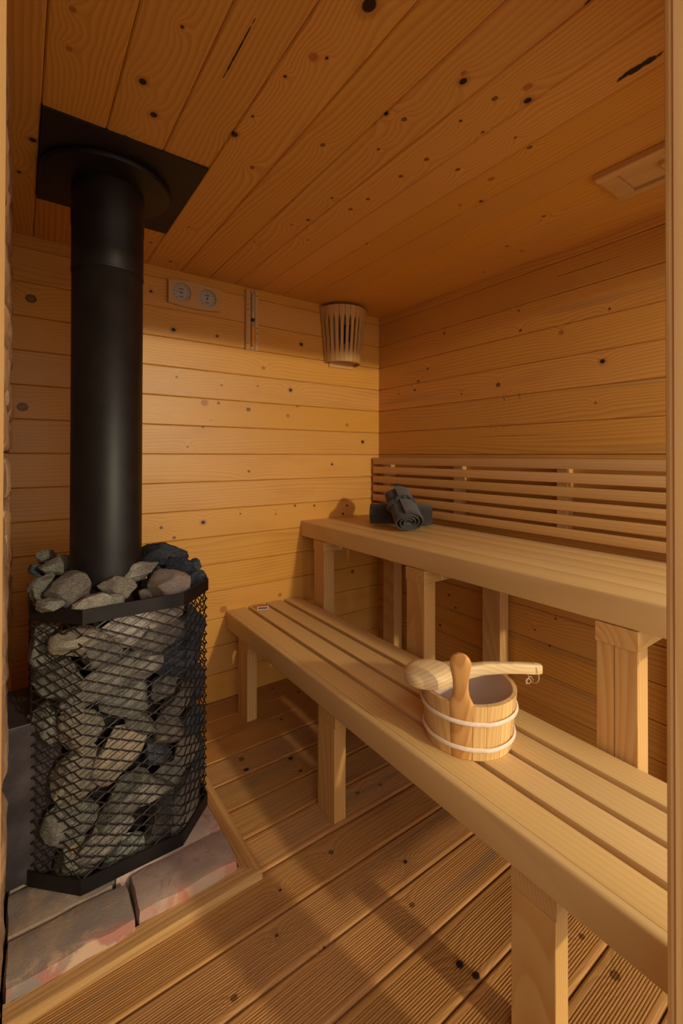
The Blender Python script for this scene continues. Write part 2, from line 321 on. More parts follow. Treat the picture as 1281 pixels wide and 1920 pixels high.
def rock(name, c1, c2, c3, spots=None, veins=0.0):
    t = NT(name); P0 = t.new('ShaderNodeTexCoord').outputs['Object']; rnd = t.new('ShaderNodeObjectInfo').outputs['Random']
    P = t.vmath('ADD', P0, t.comb(t.math('MULTIPLY', rnd, 31.), t.math('MULTIPLY', rnd, 17.), 0.))
    big = t.noise(P, 18, 4, .6, .4); sp = t.noise(P, 260, 3, .75); st = t.noise(t.vmath('MULTIPLY', P, (1, 1, 3.2)), 60, 4, .65, .6)
    col = t.mix(t.mr(big, .35, .65), c1, c2)
    col = t.mix(t.math('MULTIPLY', t.mr(sp, .52, .68), .75), col, c3)
    col = t.mix(t.math('MULTIPLY', t.mr(sp, .47, .36), .6), col, rgb(c1[0]*.25, c1[1]*.25, c1[2]*.27))
    col = t.mix(t.math('MULTIPLY', t.mr(st, .5, .62), .35), col, c3)
    if veins:
        vn = t.noise(P, 9, 2, .5, 1.2)
        line = t.mr(t.math('ABSOLUTE', t.math('SUBTRACT', vn, .5)), .02, .0)
        col = t.mix(t.math('MULTIPLY', line, veins), col, rgb(.5, .47, .40))
    if spots:
        s2 = t.noise(P, 42, 2, .5)
        col = t.mix(t.math('MULTIPLY', t.mr(s2, .6, .68), .85), col, spots)
    hv = t.new('ShaderNodeHueSaturation'); t.con(col, hv.inputs['Color']); t.con(t.math('MULTIPLY_ADD', rnd, .3, .85), hv.inputs['Value'])
    t.con(hv.outputs[0], t.b.inputs['Base Color']); t.b.inputs['Roughness'].default_value = .85; t.b.inputs['Specular IOR Level'].default_value = .25
    h = t.math('ADD', t.math('MULTIPLY', st, 1.6), t.math('MULTIPLY', sp, .5))
    t.bump(h, .75, .004)
    return t.m
PINE, PINE_D = rgb(.70, .345, .070), rgb(.46, .165, .026)
m_back = wood('pine_back_wall', 0, 2, PINE, PINE_D, K_BACK, rings=15, contrast=.42, var=.05, world_pos=True, rough=.38, spec=.38, blotch=.22,
              cracks=[(-1.07, 1.378, .012, .0012)])
m_right = wood('pine_right_wall', 1, 2, PINE, PINE_D, K_RIGHT, rings=16, contrast=.6, var=.08, world_pos=True, rough=.5, grey=.35,
               stain=[(-.93, 1.47, .16, .05, .8), (-.86, 1.36, .10, .05, .5), (-.08, 1.40, .07, .05, .5)],
               cracks=[(-1.27, 1.96, .14, .0014), (-.93, 1.30, .22, .0009)])
m_ceil = wood('pine_ceiling', 1, 0, PINE, PINE_D, K_CEIL, rings=16, contrast=.55, var=.06, world_pos=True, rough=.55,
              cracks=[(-1.735, -.722, .05, .010), (-1.76, -.96, .03, .004), (-1.24, -1.460, .10, .0022)])
m_floor = wood('larch_decking', 0, 1, rgb(.50, .25, .074), rgb(.23, .08, .022), K_FLOOR, rings=14, contrast=.6, var=.13, world_pos=True, rough=.6, blotch=.35, grey=.5)
m_trimx = wood('larch_edging_x', 0, 1, rgb(.66, .38, .13), rgb(.32, .13, .035), rings=16, contrast=.6, rough=.55)
m_trimy = wood('larch_edging_y', 1, 0, rgb(.60, .33, .11), rgb(.28, .11, .03), rings=16, contrast=.6, rough=.55)
ASP, ASP_D = rgb(.70, .455, .185), rgb(.52, .28, .08)
m_slat = wood('aspen_slat', 1, 0, ASP, ASP_D, rings=9, contrast=.32, var=.05, rough=.45)
m_slatb = wood('aspen_backrest', 1, 2, rgb(.62, .36, .135), rgb(.46, .22, .065), rings=9, contrast=.35, var=.07, rough=.5)
m_leg = wood('pine_post', 2, 0, rgb(.62, .37, .13), PINE_D, rings=26, contrast=.5, var=.08, rough=.6, auto_knots=.14, knot_col=rgb(.20, .08, .03))
m_beam = wood('pine_beam', 0, 1, rgb(.62, .37, .13), PINE_D, rings=26, contrast=.5, var=.08, rough=.6)
m_postf = wood('door_post_wood', 2, 1, rgb(.70, .42, .16), rgb(.46, .20, .055), rings=14, contrast=.5, var=.03, rough=.4)
m_light = wood('light_box_wood', 2, 0, rgb(.62, .36, .13), rgb(.44, .21, .06), rings=14, contrast=.4, var=.1, rough=.5)
m_lightx = wood('light_box_wood_x', 0, 2, rgb(.62, .36, .135), rgb(.46, .22, .065), rings=14, contrast=.4, var=.04, rough=.5)
m_ladle = wood('ladle_wood', 0, 2, rgb(.80, .58, .30), rgb(.58, .33, .12), rings=30, contrast=.55, var=.02, rough=.45)
m_stave = wood('bucket_stave_wood', 2, 0, rgb(.78, .50, .20), rgb(.56, .27, .07), rings=30, contrast=.6, var=.10, rough=.42)
m_handle = wood('bucket_handle_wood', 2, 0, rgb(.72, .38, .12), rgb(.46, .18, .04), rings=34, contrast=.8, var=.02, rough=.38)
m_dark = plain('under_floor_black', (.02, .012, .008), .9)
m_black = plain('black_stove_paint', (.011, .008, .0075), .46, spec=.3, noise_amt=.25, nscale=14, bump=.12, bscale=300)
m_mesh = plain('black_mesh_steel', (.022, .015, .012), .5, spec=.4)
m_duct = plain('scuffed_dark_steel', (.060, .047, .050), .42, metal=.2, noise_amt=.45, nscale=9, bump=.08)
m_plate = plain('brown_black_steel', (.018, .009, .006), .65, noise_amt=.3, nscale=8)
m_hoop = plain('whitish_wood_hoop', (.80, .62, .46), .6, noise_amt=.06, nscale=80)
m_liner = plain('clear_plastic_liner', (.66, .49, .37), .35, spec=.5)
m_cord = plain('hemp_cord', (.62, .47, .30), .9)
m_cream = plain('cream_dial', (.42, .37, .30), .5)
m_ink = plain('black_ink', (.02, .015, .012), .6)
m_lampin = plain('black_lamp_socket', (.012, .008, .006), .5)
m_sand = plain('orange_sand', (.85, .30, .04), .8)
m_tube = plain('glass_tube', (.45, .33, .18), .12, spec=.6)
m_tin = plain('white_card', (.72, .64, .58), .7)
m_strike = plain('brown_striker', (.13, .05, .035), .9)
m_red = plain('orange_red_card', (.55, .16, .05), .6)
m_wallback = plain('backing_wood', (.20, .09, .03), .9)
m_ground = plain('gravel_ground', (.28, .24, .19), .95, noise_amt=.4, nscale=25)
def towel_mat():
    t = NT('charcoal_terry'); P = t.new('ShaderNodeTexCoord').outputs['Object']
    n = t.noise(P, 330, 3, .7); b = t.noise(P, 30, 3, .5)
    t.con(t.mix(t.mr(n, .35, .65), rgb(.014, .009, .008), rgb(.066, .047, .042)), t.b.inputs['Base Color'])
    t.b.inputs['Roughness'].default_value = .95; t.b.inputs['Specular IOR Level'].default_value = .1
    t.b.inputs['Sheen Weight'].default_value = .25; t.b.inputs['Sheen Roughness'].default_value = .6
    t.bump(t.math('ADD', n, b), .8, .004); return t.m
m_towel = towel_mat()
def brick_mat(name, cols, dirt):
    t = NT(name); P = t.new('ShaderNodeNewGeometry').outputs['Position']; rnd = t.new('ShaderNodeObjectInfo').outputs['Random']
    a = t.noise(P, 9, 4, .6, .6); b = t.noise(t.vmath('ADD', P, (3, 7, 1)), 22, 4, .65, .5); c = t.noise(P, 300, 3, .6)
    col = t.mix(t.mr(a, .35, .6), cols[0], cols[1])
    col = t.mix(t.math('MULTIPLY', t.mr(b, .52, .66), .8), col, cols[2])
    sp = t.new('ShaderNodeSeparateXYZ'); t.con(P, sp.inputs[0])
    if dirt:   # fired red core shows on the worn front arris of the blocks
        e = t.math('MULTIPLY', t.mr(sp.outputs[1], -.915, -.95), t.mr(t.noise(t.vmath('MULTIPLY', P, (1, 1, 2)), 13, 3, .6, .5), .42, .56))
        col = t.mix(e, col, cols[3])
        e2 = t.math('MULTIPLY', t.mr(sp.outputs[1], -.90, -.945), t.mr(a, .5, .42))
        col = t.mix(t.math('MULTIPLY', e2, .7), col, rgb(.62, .42, .27))
    hv = t.new('ShaderNodeHueSaturation'); t.con(col, hv.inputs['Color']); t.con(t.math('MULTIPLY_ADD', rnd, .3, .85), hv.inputs['Value'])
    t.con(hv.outputs[0], t.b.inputs['Base Color']); t.b.inputs['Roughness'].default_value = .92
    t.bump(t.math('ADD', t.math('MULTIPLY', b, 1.5), c), .6, .003)
    return t.m
m_hearth_g = brick_mat('hearth_clay_grey', [rgb(.38, .27, .18), rgb(.27, .21, .17), rgb(.46, .31, .20), rgb(.40, .17, .12)], True)
m_hearth_r = brick_mat('hearth_clay_red', [rgb(.40, .30, .235), rgb(.50, .355, .285), rgb(.40, .19, .15), rgb(.60, .20, .105)], True)
m_brick = brick_mat('old_wall_brick', [rgb(.46, .27, .14), rgb(.38, .20, .10), rgb(.52, .34, .20), rgb(.4, .1, .05)], False)
m_mortar = plain('lime_mortar', (.30, .20, .13), .95, noise_amt=.3, nscale=60, bump=.5)
ROCK = {
 'grey': rock('stone_grey_green', rgb(.135, .125, .10), rgb(.19, .175, .14), rgb(.34, .32, .27)),
 'slate': rock('stone_slate', rgb(.035, .042, .050), rgb(.065, .075, .085), rgb(.15, .165, .18)),
 'brown': rock('stone_brown_grey', rgb(.13, .105, .085), rgb(.17, .145, .115), rgb(.30, .27, .22)),
 'pale': rock('stone_pale', rgb(.25, .215, .165), rgb(.20, .175, .14), rgb(.42, .38, .31), veins=.3),
 'beige': rock('stone_beige', rgb(.28, .225, .155), rgb(.20, .17, .125), rgb(.42, .36, .27)),
 'white': rock('stone_whitish', rgb(.44, .38, .33), rgb(.36, .31, .26), rgb(.6, .54, .48), veins=.4),
 'pink': rock('stone_pinkish', rgb(.34, .29, .235), rgb(.38, .27, .185), rgb(.48, .42, .36)),
 'pinkbeige': rock('stone_pink_beige', rgb(.38, .28, .19), rgb(.26, .215, .16), rgb(.46, .36, .26)),
 'rust': rock('stone_rust_spots', rgb(.20, .18, .125), rgb(.15, .15, .12), rgb(.34, .31, .24), spots=rgb(.50, .20, .05)),
 'green': rock('stone_green', rgb(.14, .155, .125), rgb(.20, .205, .165), rgb(.36, .37, .31), veins=.3),
 'black': rock('stone_black', rgb(.05, .043, .038), rgb(.08, .068, .058), rgb(.20, .17, .145)),
}
# ------------------------------------------------------------------ the room
SEAM0, PITCH = 2.023, .135
XL, YF, ZC = -1.858, -1.94, 2.07
def plank_profile(a0, a1, b0, b1, c=.0035):
    """a across the wall, b0 = front face, b1 = back; both front edges chamfered"""
    s = 1 if b1 > b0 else -1
    return [(a0, b1), (a0, b0+s*c), (a0+c, b0), (a1-c, b0), (a1, b0+s*c), (a1, b1)]
def struct(name, mb, mat, **k): return tag(obj(name, mb, mat, **k), kind='structure')
# floor
floor = struct('floor', MB().box(XL-.05, .05, YF-.12, .05, -.10, -.030), m_dark)
def board_profile(y0, y1, top=0.0, th=.027, nrib=17, margin=.0160, depth=.0030):
    pts = [(y0, top-th), (y0, top-.0065), (y0+.001, top-.0038), (y0+.003, top-.0014), (y0+.007, top)]
    a, b = y0+margin, y1-margin; p = (b-a)/nrib
    for k in range(nrib):
        s = a+k*p
        pts += [(s, top), (s+p*.16, top-depth), (s+p*.46, top-depth), (s+p*.62, top)]
    pts += [(y1-.007, top), (y1-.003, top-.0014), (y1-.001, top-.0038), (y1, top-.0065), (y1, top-th)]
    return pts
for k in range(0, 15):
    y1 = -.0175-.1345*(k-1)-.0016; y0 = -.0175-.1345*k+.0016
    y1 = min(y1, -.001)
    x0 = XL
    if y1 > -.90: x0 = -1.266
    if k < 4: mbx = MB().prism([(y0, -.027), (y0, -.004), (y0+.0015, -.001), (y0+.004, 0), (y1-.004, 0), (y1-.0015, -.001), (y1, -.004), (y1, -.027)], 0, x0, -.001)
    elif k == 0: mbx = MB().box(x0, -.001, y0, y1, -.027, 0)
    else: mbx = MB().prism(board_profile(y0, y1), 0, x0, -.001)
    if k == 7:   # the board the hearth corner is cut into
        mbx = MB().prism(board_profile(y0, y1), 0, -1.266, -.001).box(XL, -1.266, y0, -.984, -.027, -.0005)
    obj('floor_board', mbx, m_floor, floor)
# back wall
wb = struct('wall_back', MB().box(XL-.12, .12, .022, .10, -.05, 2.2), m_wallback)
for k in range(0, 17):
    z1 = SEAM0+PITCH-k*PITCH-.0006; z0 = z1-PITCH+.0012
    z1 = min(z1, 2.12); z0 = max(z0, -.03)
    obj('wall_plank', MB().prism(plank_profile(z0, z1, 0, .022), 0, XL-.10, -.0005) if False else
        MB().prism([(b, a) for a, b in plank_profile(z0, z1, 0, .022)], 0, XL-.10, -.0005), m_back, wb)
# right wall
wr = struct('wall_right', MB().box(.022, .10, -2.2, .10, -.05, 2.2), m_wallback)
for k in range(0, 17):
    z1 = SEAM0+PITCH-k*PITCH-.0006; z0 = z1-PITCH+.0012
    z1 = min(z1, 2.12); z0 = max(z0, -.03)
    obj('wall_plank', MB().prism([(b, a) for a, b in plank_profile(z0, z1, 0, .022)], 1, YF-.10, .02), m_right, wr)
# ceiling, with the hole for the flue plate
cl = struct('ceiling', MB().box(XL-.12, .12, -2.2, .12, ZC+.022, ZC+.10), m_wallback)
cs = [-1.92, -1.795, -1.652, -1.507, -1.375, -1.222, -1.087, -.955, -.822, -.689, -.556, -.422, -.288, -.154, .02]
for i in range(len(cs)-1):
    a, b = cs[i]+.0006, cs[i+1]-.0006
    pr = plank_profile(a, b, ZC, ZC+.022)
    if 1 <= i <= 3:
        obj('ceiling_plank', MB().prism(pr, 1, YF-.10, -.832), m_ceil, cl)
        obj('ceiling_plank', MB().prism(pr, 1, -.348, .02), m_ceil, cl)
    else: obj('ceiling_plank', MB().prism(pr, 1, YF-.10, .02), m_ceil, cl)
# left wall of old brick
rnd = random.Random(4)
wl = struct('wall_left', MB().box(-2.02, -1.885, -2.2, .10, -.05, 2.2), m_mortar)
def rough_block(x0, x1, y0, y1, z0, z1, seed, amp=.006, nx=2, ny=6, nz=4, rnded=.012):
    bm = bmesh.new(); bmesh.ops.create_cube(bm, size=1)
    bmesh.ops.subdivide_edges(bm, edges=bm.edges[:], cuts=4, use_grid_fill=True)
    c = Vector(((x0+x1)/2, (y0+y1)/2, (z0+z1)/2)); s = Vector((x1-x0, y1-y0, z1-z0)); mb = MB()
    for v in bm.verts:
        p = Vector(v.co); q_ = Vector(p)
        for ax in range(3):   # round the arrises
            o = [a for a in range(3) if a != ax]
        e = sorted([abs(p[a]) for a in range(3)])
        w_ = Vector((p[0]*s[0], p[1]*s[1], p[2]*s[2]))
        nrm = sum(1 for a in range(3) if abs(p[a]) > .49)
        if nrm >= 2:
            for a in range(3):
                if abs(p[a]) > .49: w_[a] -= math.copysign(rnded*.5*(1 if nrm == 2 else 1.3), p[a])
        w_ += noise.noise_vector(w_*22+Vector((seed*3.1, seed, 0)))*amp
        mb.v.append(tuple(c+w_))
    for f in bm.faces: mb.f.append([v.index for v in f.verts])
    bm.free(); return mb
z = 0.0; row = 0
while z < 2.05:
    h = rnd.uniform(.085, .13); h = min(h, 2.075-z)
    y = .02 - (row % 2)*.11; first = True
    y = .02
    ln0 = .12 if row % 2 else .24
    while y > YF+.01:
        ln = ln0 if first else rnd.uniform(.2, .27); first = False
        pr = rnd.uniform(-.006, .006)
        lo_ = max(y-ln, YF+.002)
        if y-lo_ > .03:
            obj('brick', rough_block(-1.93, -1.860+pr, lo_+.006, y-.006, z+.006, z+h-.006, rnd.random()*50, .007), m_brick, wl, smooth=50)
        y = lo_
    z += h; row += 1
# doorway wall at the front: jamb, post, head
struct('door_1', MB().bbox(-1.95, -1.8393, YF-.10, YF, -.03, 2.07, 2, .002), m_postf)
bpy.data.objects['door_1'].name = 'trim_1'
mbp = MB().prism([(-1.196, YF-.10), (-1.05, YF-.10), (-1.05, YF), (-1.186, YF), (-1.1905, YF-.002), (-1.1925, YF-.006), (-1.1925, YF-.009), (-1.196, YF-.012)], 2, -.03, 2.07)
struct('trim_2', mbp, m_postf)
struct('trim_3', MB().bbox(-1.8393, -1.196, YF-.10, YF-.01, 1.884, 2.075, 0, .002), m_postf)
wf = struct('wall_front', MB().box(-1.05, .02, YF-.10, YF-.02, 1.884, 2.10), m_wallback)
obj('wall_plank', MB().prism([(YF-.02, 1.886), (YF-.02, 2.022), (YF-.003, 2.022), (YF, 2.018), (YF, 1.89), (YF-.003, 1.886)], 0, -1.05, 0), m_right, wf)
obj('wall_plank', MB().prism([(YF-.02, 2.024), (YF-.02, 2.07), (YF-.003, 2.07), (YF, 2.066), (YF, 2.028), (YF-.003, 2.024)], 0, -1.05, 0), m_right, wf)
struct('ground', MB().box(-12, 12, -14, -2.05, -.25, -.13), m_ground)
bpy.data.objects['ground']['kind'] = 'structure'
# ------------------------------------------------------------------ hearth
hearth = thing('stove_hearth', (-1.57, -.6, 0), 'low hearth of old reddish and grey clay blocks under the stone-filled stove', 'hearth')
ZH = .058
hb = [(-1.856, -1.590, -.948, -.822, m_hearth_g, 1), (-1.584, -1.318, -.938, -.806, m_hearth_r, 2),
      (-1.856, -1.62, -.818, -.682, m_hearth_g, 3), (-1.616, -1.318, -.802, -.674, m_hearth_r, 4),
      (-1.856, -1.60, -.678, -.54, m_hearth_g, 5), (-1.596, -1.318, -.668, -.54, m_hearth_g, 6),
      (-1.856, -1.60, -.536, -.40, m_hearth_g, 7), (-1.596, -1.318, -.536, -.40, m_hearth_r, 8),
      (-1.856, -1.60, -.396, -.26, m_hearth_r, 9), (-1.596, -1.318, -.396, -.26, m_hearth_g, 10),
      (-1.856, -1.60, -.256, -.12, m_hearth_g, 11), (-1.596, -1.318, -.256, -.12, m_hearth_r, 12)]
for x0, x1, y0, y1, mt, s in hb:
    obj('clay_block', rough_block(x0, x1, y0, y1, -.028, ZH, s*7.7, .0045, rnded=.009), mt, hearth, smooth=40)
edge = thing('hearth_edging', (-1.27, -.97, 0), 'mitred ribbed decking strip framing the clay hearth on the floor', 'edging')
def ribs(a_in, a_out, top, th, n=5, frac=.5):
    """profile from the inner (ribbed) edge to the outer smooth edge"""
    s = 1 if a_out > a_in else -1; wd = abs(a_out-a_in); pts = [(a_in, top-th), (a_in, top)]; p = wd*frac/n
    for k in range(n):
        q0 = k*p+.001
        pts += [(a_in+s*(q0+p*.35), top), (a_in+s*(q0+p*.5), top-.0022), (a_in+s*(q0+p*.75), top-.0022), (a_in+s*(q0+p*.9), top)]
    pts += [(a_out-s*.004, top), (a_out-s*.001, top-.0015), (a_out, top-.004), (a_out, top-th)]
    return pts
def edging(path_in, path_out, along):
    return None
pf = ribs(-.930, -.979, .025, .0245)
mb = MB(); rows = []
for x, sh, mit in ((-1.857, -.012, 0), (-1.264, 0, 1)):
    row_ = []
    for y_, z_ in pf:
        xx = x if not mit else -1.264-(y_+.979)*1.0
        row_.append((xx, y_+sh, z_))
    rows.append(row_)
mb.strip(rows, close=True, caps=True); obj('edging_board', mb, m_trimx, edge)
pf = ribs(-1.313, -1.264, .025, .0245)
mb = MB(); rows = []
for y_, mit in ((-.002, 0), (-.979, 1)):
    rows.append([(x_, y_ if not mit else -.979-(x_+1.264)*1.0, z_) for x_, z_ in pf])
mb.strip(rows, close=True, caps=True); obj('edging_board', mb, m_trimy, edge)
# ------------------------------------------------------------------ stove
stove = thing('sauna_stove', (-1.568, -.563, ZH), 'black steel sauna stove with an octagonal grated basket full of stones', 'stove')
X0, X1, Y0, Y1, BV = -1.81, -1.325, -.807, -.320, .112
def octa(d=0.0):
    x0, x1, y0, y1 = X0+d, X1-d, Y0+d, Y1-d; b = BV-d*.6
    return [(x0+b, y0), (x1-b, y0), (x1, y0+b), (x1, y1-b), (x1-b, y1), (x0+b, y1), (x0, y1-b), (x0, y0+b)]
def ring(z0, z1, t=.004):
    o, i = octa(0), octa(t); mb = MB(); n = 8
    mb.v = [(x, y, z0) for x, y in o]+[(x, y, z1) for x, y in o]+[(x, y, z1) for x, y in i]+[(x, y, z0) for x, y in i]
    for k in range(n):
        j = (k+1) % n
        for a in range(4):
            b = (a+1) % 4; mb.f.append([a*n+k, a*n+j, b*n+j, b*n+k])
    return mb
obj('top_rim', ring(.764, .802), m_black, stove)
mbr = ring(ZH+.002, ZH+.042); mbr.prism(octa(.003), 2, ZH+.002, ZH+.006); obj('bottom_rim', mbr, m_black, stove)
obj('firebox', MB().prism([(x*1, y*1) for x, y in octa(.092)], 2, ZH+.008, .735), m_black, stove)
obj('feed_duct', MB().bbox(-1.872, -1.735, -.688, -.45, ZH+.006, .487, 0, .002), m_duct, stove)
# expanded metal: strands between staggered bonds, each bond twisted out of plane
per = octa(.006); segs = []; tot = 0
for k in range(8):
    a, b = Vector(per[k]), Vector(per[(k+1) % 8]); segs.append((tot, a, b)); tot += (b-a).length
NC = 28; LW = tot/NC; SW = .0289; z_lo, z_hi = ZH+.040, .768; NRW = int((z_hi-z_lo)/SW)
def on_per(s_, off):
    s_ = s_ % tot
    for k in range(8):
        st, a, b = segs[k]; L = (b-a).length
        if s_ <= st+L+1e-9:
            d = (b-a)/L; nrm = Vector((d.y, -d.x)); p = a+d*(s_-st)+nrm*off; return Vector((p.x, p.y, 0)), Vector((nrm.x, nrm.y, 0))
    return Vector((segs[0][1].x, segs[0][1].y, 0)), Vector((0, -1, 0))
mb = MB(); rm = random.Random(8)
def strand(p, q, n):
    d = (q-p).normalized(); side = d.cross(n).normalized(); w1 = (n*.2+side).normalized(); w2 = d.cross(w1); p = p-d*.0007; q = q+d*.0007
    hw, ht = .0016, .0013; i = len(mb.v)
    for c in (p, q):
        for a, b in ((-1, -1), (1, -1), (1, 1), (-1, 1)): mb.v.append(tuple(c+w1*hw*a+w2*ht*b))
    for a in range(4): mb.f.append([i+a, i+(a+1) % 4, i+4+(a+1) % 4, i+4+a])
H2 = SW/2
for r_ in range(2*NRW+1):
    z = z_lo+r_*H2
    for c in range(NC):
        s0 = (c+.5*(r_ % 2))*LW
        for sg in (-1, 1):
            s1 = s0+sg*LW/2
            if z+H2 > z_hi+.01: continue
            # break at corners so that strands follow the bent sheet
            cuts = [0.0, 1.0]
            for st, a, b in segs:
                for w_ in (-tot, 0, tot):
                    tt = (st+w_-s0)/(s1-s0)
                    if 0.02 < tt < .98: cuts.append(tt)
            cuts.sort()
            for a, b in zip(cuts[:-1], cuts[1:]):
                p, n1 = on_per(s0+(s1-s0)*a*.9999+1e-5*sg, .0024*(1-2*a)); q_, n2 = on_per(s0+(s1-s0)*b*.9999, .0024*(1-2*b))
                p.z = z+H2*a; q_.z = z+H2*b
                if p.x < X0+.012 and q_.x < X0+.012 and p.z < .49: continue
                strand(p, q_, (n1+n2).normalized())
tag(obj('basket_mesh', mb, m_mesh, stove), label='black diamond grating wrapped round the stones', kind='stuff')
# flue
PX, PY = -1.610, -.585
pipe = thing('flue_pipe', (PX, PY, .735), 'tall matt black flue pipe rising from the stove to the ceiling', 'flue pipe')
obj('lower_pipe', MB().lathe((PX, PY, 0), [(.100, .738), (.100, 1.765), (.0985, 1.767), (.0, 1.767)], 64), m_black, pipe, smooth=40)
obj('pipe_joint', MB().lathe((PX, PY, 0), [(.1000, 1.764), (.1022, 1.765), (.1022, 1.772), (.1008, 1.773)], 64), m_black, pipe, smooth=40)
obj('upper_pipe', MB().lathe((PX, PY, 0), [(.1012, 1.768), (.1012, 1.905), (.1026, 1.907), (.1026, 2.048)], 64), m_black, pipe, smooth=40)
obj('ceiling_collar', MB().lathe((PX, PY, 0), [(.103, 2.030), (.150, 2.034), (.178, 2.040), (.182, 2.046), (.182, 2.052), (.103, 2.052)], 64), m_black, pipe, smooth=40)
plate = MB().box(-1.793, -1.377, -.831, -.349, ZC-.006, ZC+.012)
tag(obj('flue_plate', plate, m_plate), 'square dark steel plate let into the ceiling planks around the flue', 'plate')
# ------------------------------------------------------------------ stones
def stone(center, a, b, c, yaw, rot, seed, flat):
    r_ = random.Random(seed); bm = bmesh.new(); bmesh.ops.create_icosphere(bm, subdivisions=4, radius=1)
    planes = []
    for k in range(15):
        n = Vector((r_.gauss(0, 1), r_.gauss(0, 1), r_.gauss(0, 1))).normalized(); planes.append((n, r_.uniform(.62, .86)))
    sx = r_.uniform(-.18, .18)
    M = Matrix.Rotation(R(yaw), 4, 'Z') @ Matrix.Rotation(R(-rot), 4, 'Y')
    mb = MB()
    for v in bm.verts:
        p = Vector(v.co)
        # superquadric start: blocky, then chip with planes
        e = .80; p = Vector([math.copysign(abs(x)**e, x) for x in p])
        for n, d in planes:
            k = p.dot(n)-d
            if k > 0: p -= n*k*.99
        p += noise.noise_vector(p*1.3+Vector((seed*1.7, 0, 0)))*.10
        p += noise.noise_vector(p*4.5+Vector((0, seed*2.3, 0)))*.045
        p += noise.noise_vector(p*11+Vector((0, seed*2.3, 4)))*.016
        if flat: p.z += noise.noise(Vector((0, seed, p.z*5)))*.10
        p.x += sx*p.z
        mb.v.append(tuple(Vector(center)+M @ Vector((p.x*a, p.y*c, p.z*b))))
    for f in bm.faces: mb.f.append([v.index for v in f.verts])
    bm.free(); return mb
for i, (c, a, b, d, yaw, rot, mk, lab) in enumerate(STONES):
    o = obj('sauna_stone', stone(c, a*(1.22 if i < 19 else 1.36), b*(1.24 if i < 19 else 1.38), d*1.10, yaw, rot, i+3, mk == 'slate'), ROCK[mk], origin=c, smooth=38)
    tag(o, lab, 'stone', 'stones filling the stove basket')
# ------------------------------------------------------------------ benches
def nosing(x, z0, z1, y0, y1, t=.022, r=.009):
    pts = [(x+t, z0), (x+t, z1-.0015), (x+t-.0015, z1)]
    for k in range(5):
        a = R(90+90*k/4); pts.append((x+r+r*math.cos(a), z1-r+r*math.sin(a)))
    for k in range(3):
        a = R(180+90*k/2); pts.append((x+.004+.004*math.cos(a), z0+.004+.004*math.sin(a)))
    return MB().prism(pts, 1, y0, y1)
YE = -1.90
lb = thing('lower_bench', (-.98, -.9, 0), 'long low slatted bench of pale wood carrying the bucket and the matchbox', 'bench')
obj('front_board', nosing(-.996, .353, .434, YE, -.002), m_slat, lb, smooth=40)
for x0, x1 in ((-.9735, -.892), (-.874, -.791), (-.774, -.689), (-.668, -.583)):
    obj('seat_slat', MB().bbox(x0, x1, YE, -.002, .406, .4335, 1, .0035), m_slat, lb, smooth=40)
obj('cross_bar', MB().box(-.970, -.585, -.03, -.004, .356, .4055), m_beam, lb)
obj('cross_bar', MB().box(-.970, -.585, YE+.004, YE+.03, .356, .4055), m_beam, lb)
for ya, yb in ((-.252, -.147), (-.943, -.841), (-1.691, -1.592)):
    obj('cross_beam', MB().bbox(-.988, -.569, ya, yb, .308, .3525, 0, .002), m_beam, lb)
    obj('cross_bar', MB().box(-.970, -.585, ya+.01, yb-.01, .353, .4055), m_beam, lb)
    obj('leg', MB().bbox(-.990, -.943, ya+.001, yb-.001, .0005, .3078, 2, .002), m_leg, lb)
ub = thing('upper_bench', (-.55, -.9, 0), 'high wide slatted bench of pale wood holding the rolled towels', 'bench')
obj('front_board', nosing(-.566, .765, .847, YE, -.002), m_slat, ub, smooth=40)
xs = [-.5435, -.457, -.354, -.253, -.150, -.045]
for i in range(5):
    obj('seat_slat', MB().bbox(xs[i]+(.0 if i == 0 else .0022), xs[i+1]-.0022, YE, -.002, .820, .8465, 1, .003), m_slat, ub, smooth=40)
obj('cross_bar', MB().box(-.540, -.05, -.03, -.004, .770, .8195), m_beam, ub)
obj('cross_bar', MB().box(-.540, -.05, YE+.004, YE+.03, .770, .8195), m_beam, ub)
for i, (ya, yb) in enumerate(((-.238, -.139), (-.937, -.836), (-1.671, -1.568))):
    obj('cross_beam', MB().bbox(-.569, -.022, ya, yb, .712, .7635, 0, .002), m_beam, ub)
    obj('cross_bar', MB().box(-.540, -.05, ya+.01, yb-.01, .765, .8195), m_beam, ub)
    if i == 2:   # this post has a drying crack down its face
        mb = MB().box(-.561, -.505, ya+.002, yb-.002, .0005, .7115)
        ym = (ya+yb)/2+.006
        mb.bbox(-.566, -.5605, ya+.002, ym-.0009, .0005, .7115, 2, .001).bbox(-.566, -.5605, ym+.0009, yb-.002, .0005, .7115, 2, .001)
    else: mb = MB().bbox(-.566, -.503, ya+.002, yb-.002, .0005, .7115, 2, .003)
    obj('leg', mb, m_leg, ub)
    obj('leg', MB().bbox(-.085, -.024, ya+.002, yb-.002, .0005, .7115, 2, .003), m_leg, ub)
br = thing('backrest', (-.05, -.9, .87), 'slatted wooden backrest rail fixed to the right wall above the upper bench', 'backrest')
for z0, z1 in ((1.155, 1.194), (1.1, 1.1395), (1.044, 1.0835), (.9885, 1.0275), (.9325, .971), (.879, .917)):
    obj('back_slat', MB().bbox(-.066, -.048, YE, -.022, z0, z1, 1, .002), m_slatb, br, smooth=40)
for ya, yb in ((-.150, -.100), (-.682, -.636), (-1.218, -1.174), (-1.80, -1.755)):
    obj('batten', MB().bbox(-.0475, -.001, ya, yb, .885, 1.185, 2, .002), m_slatb, br)
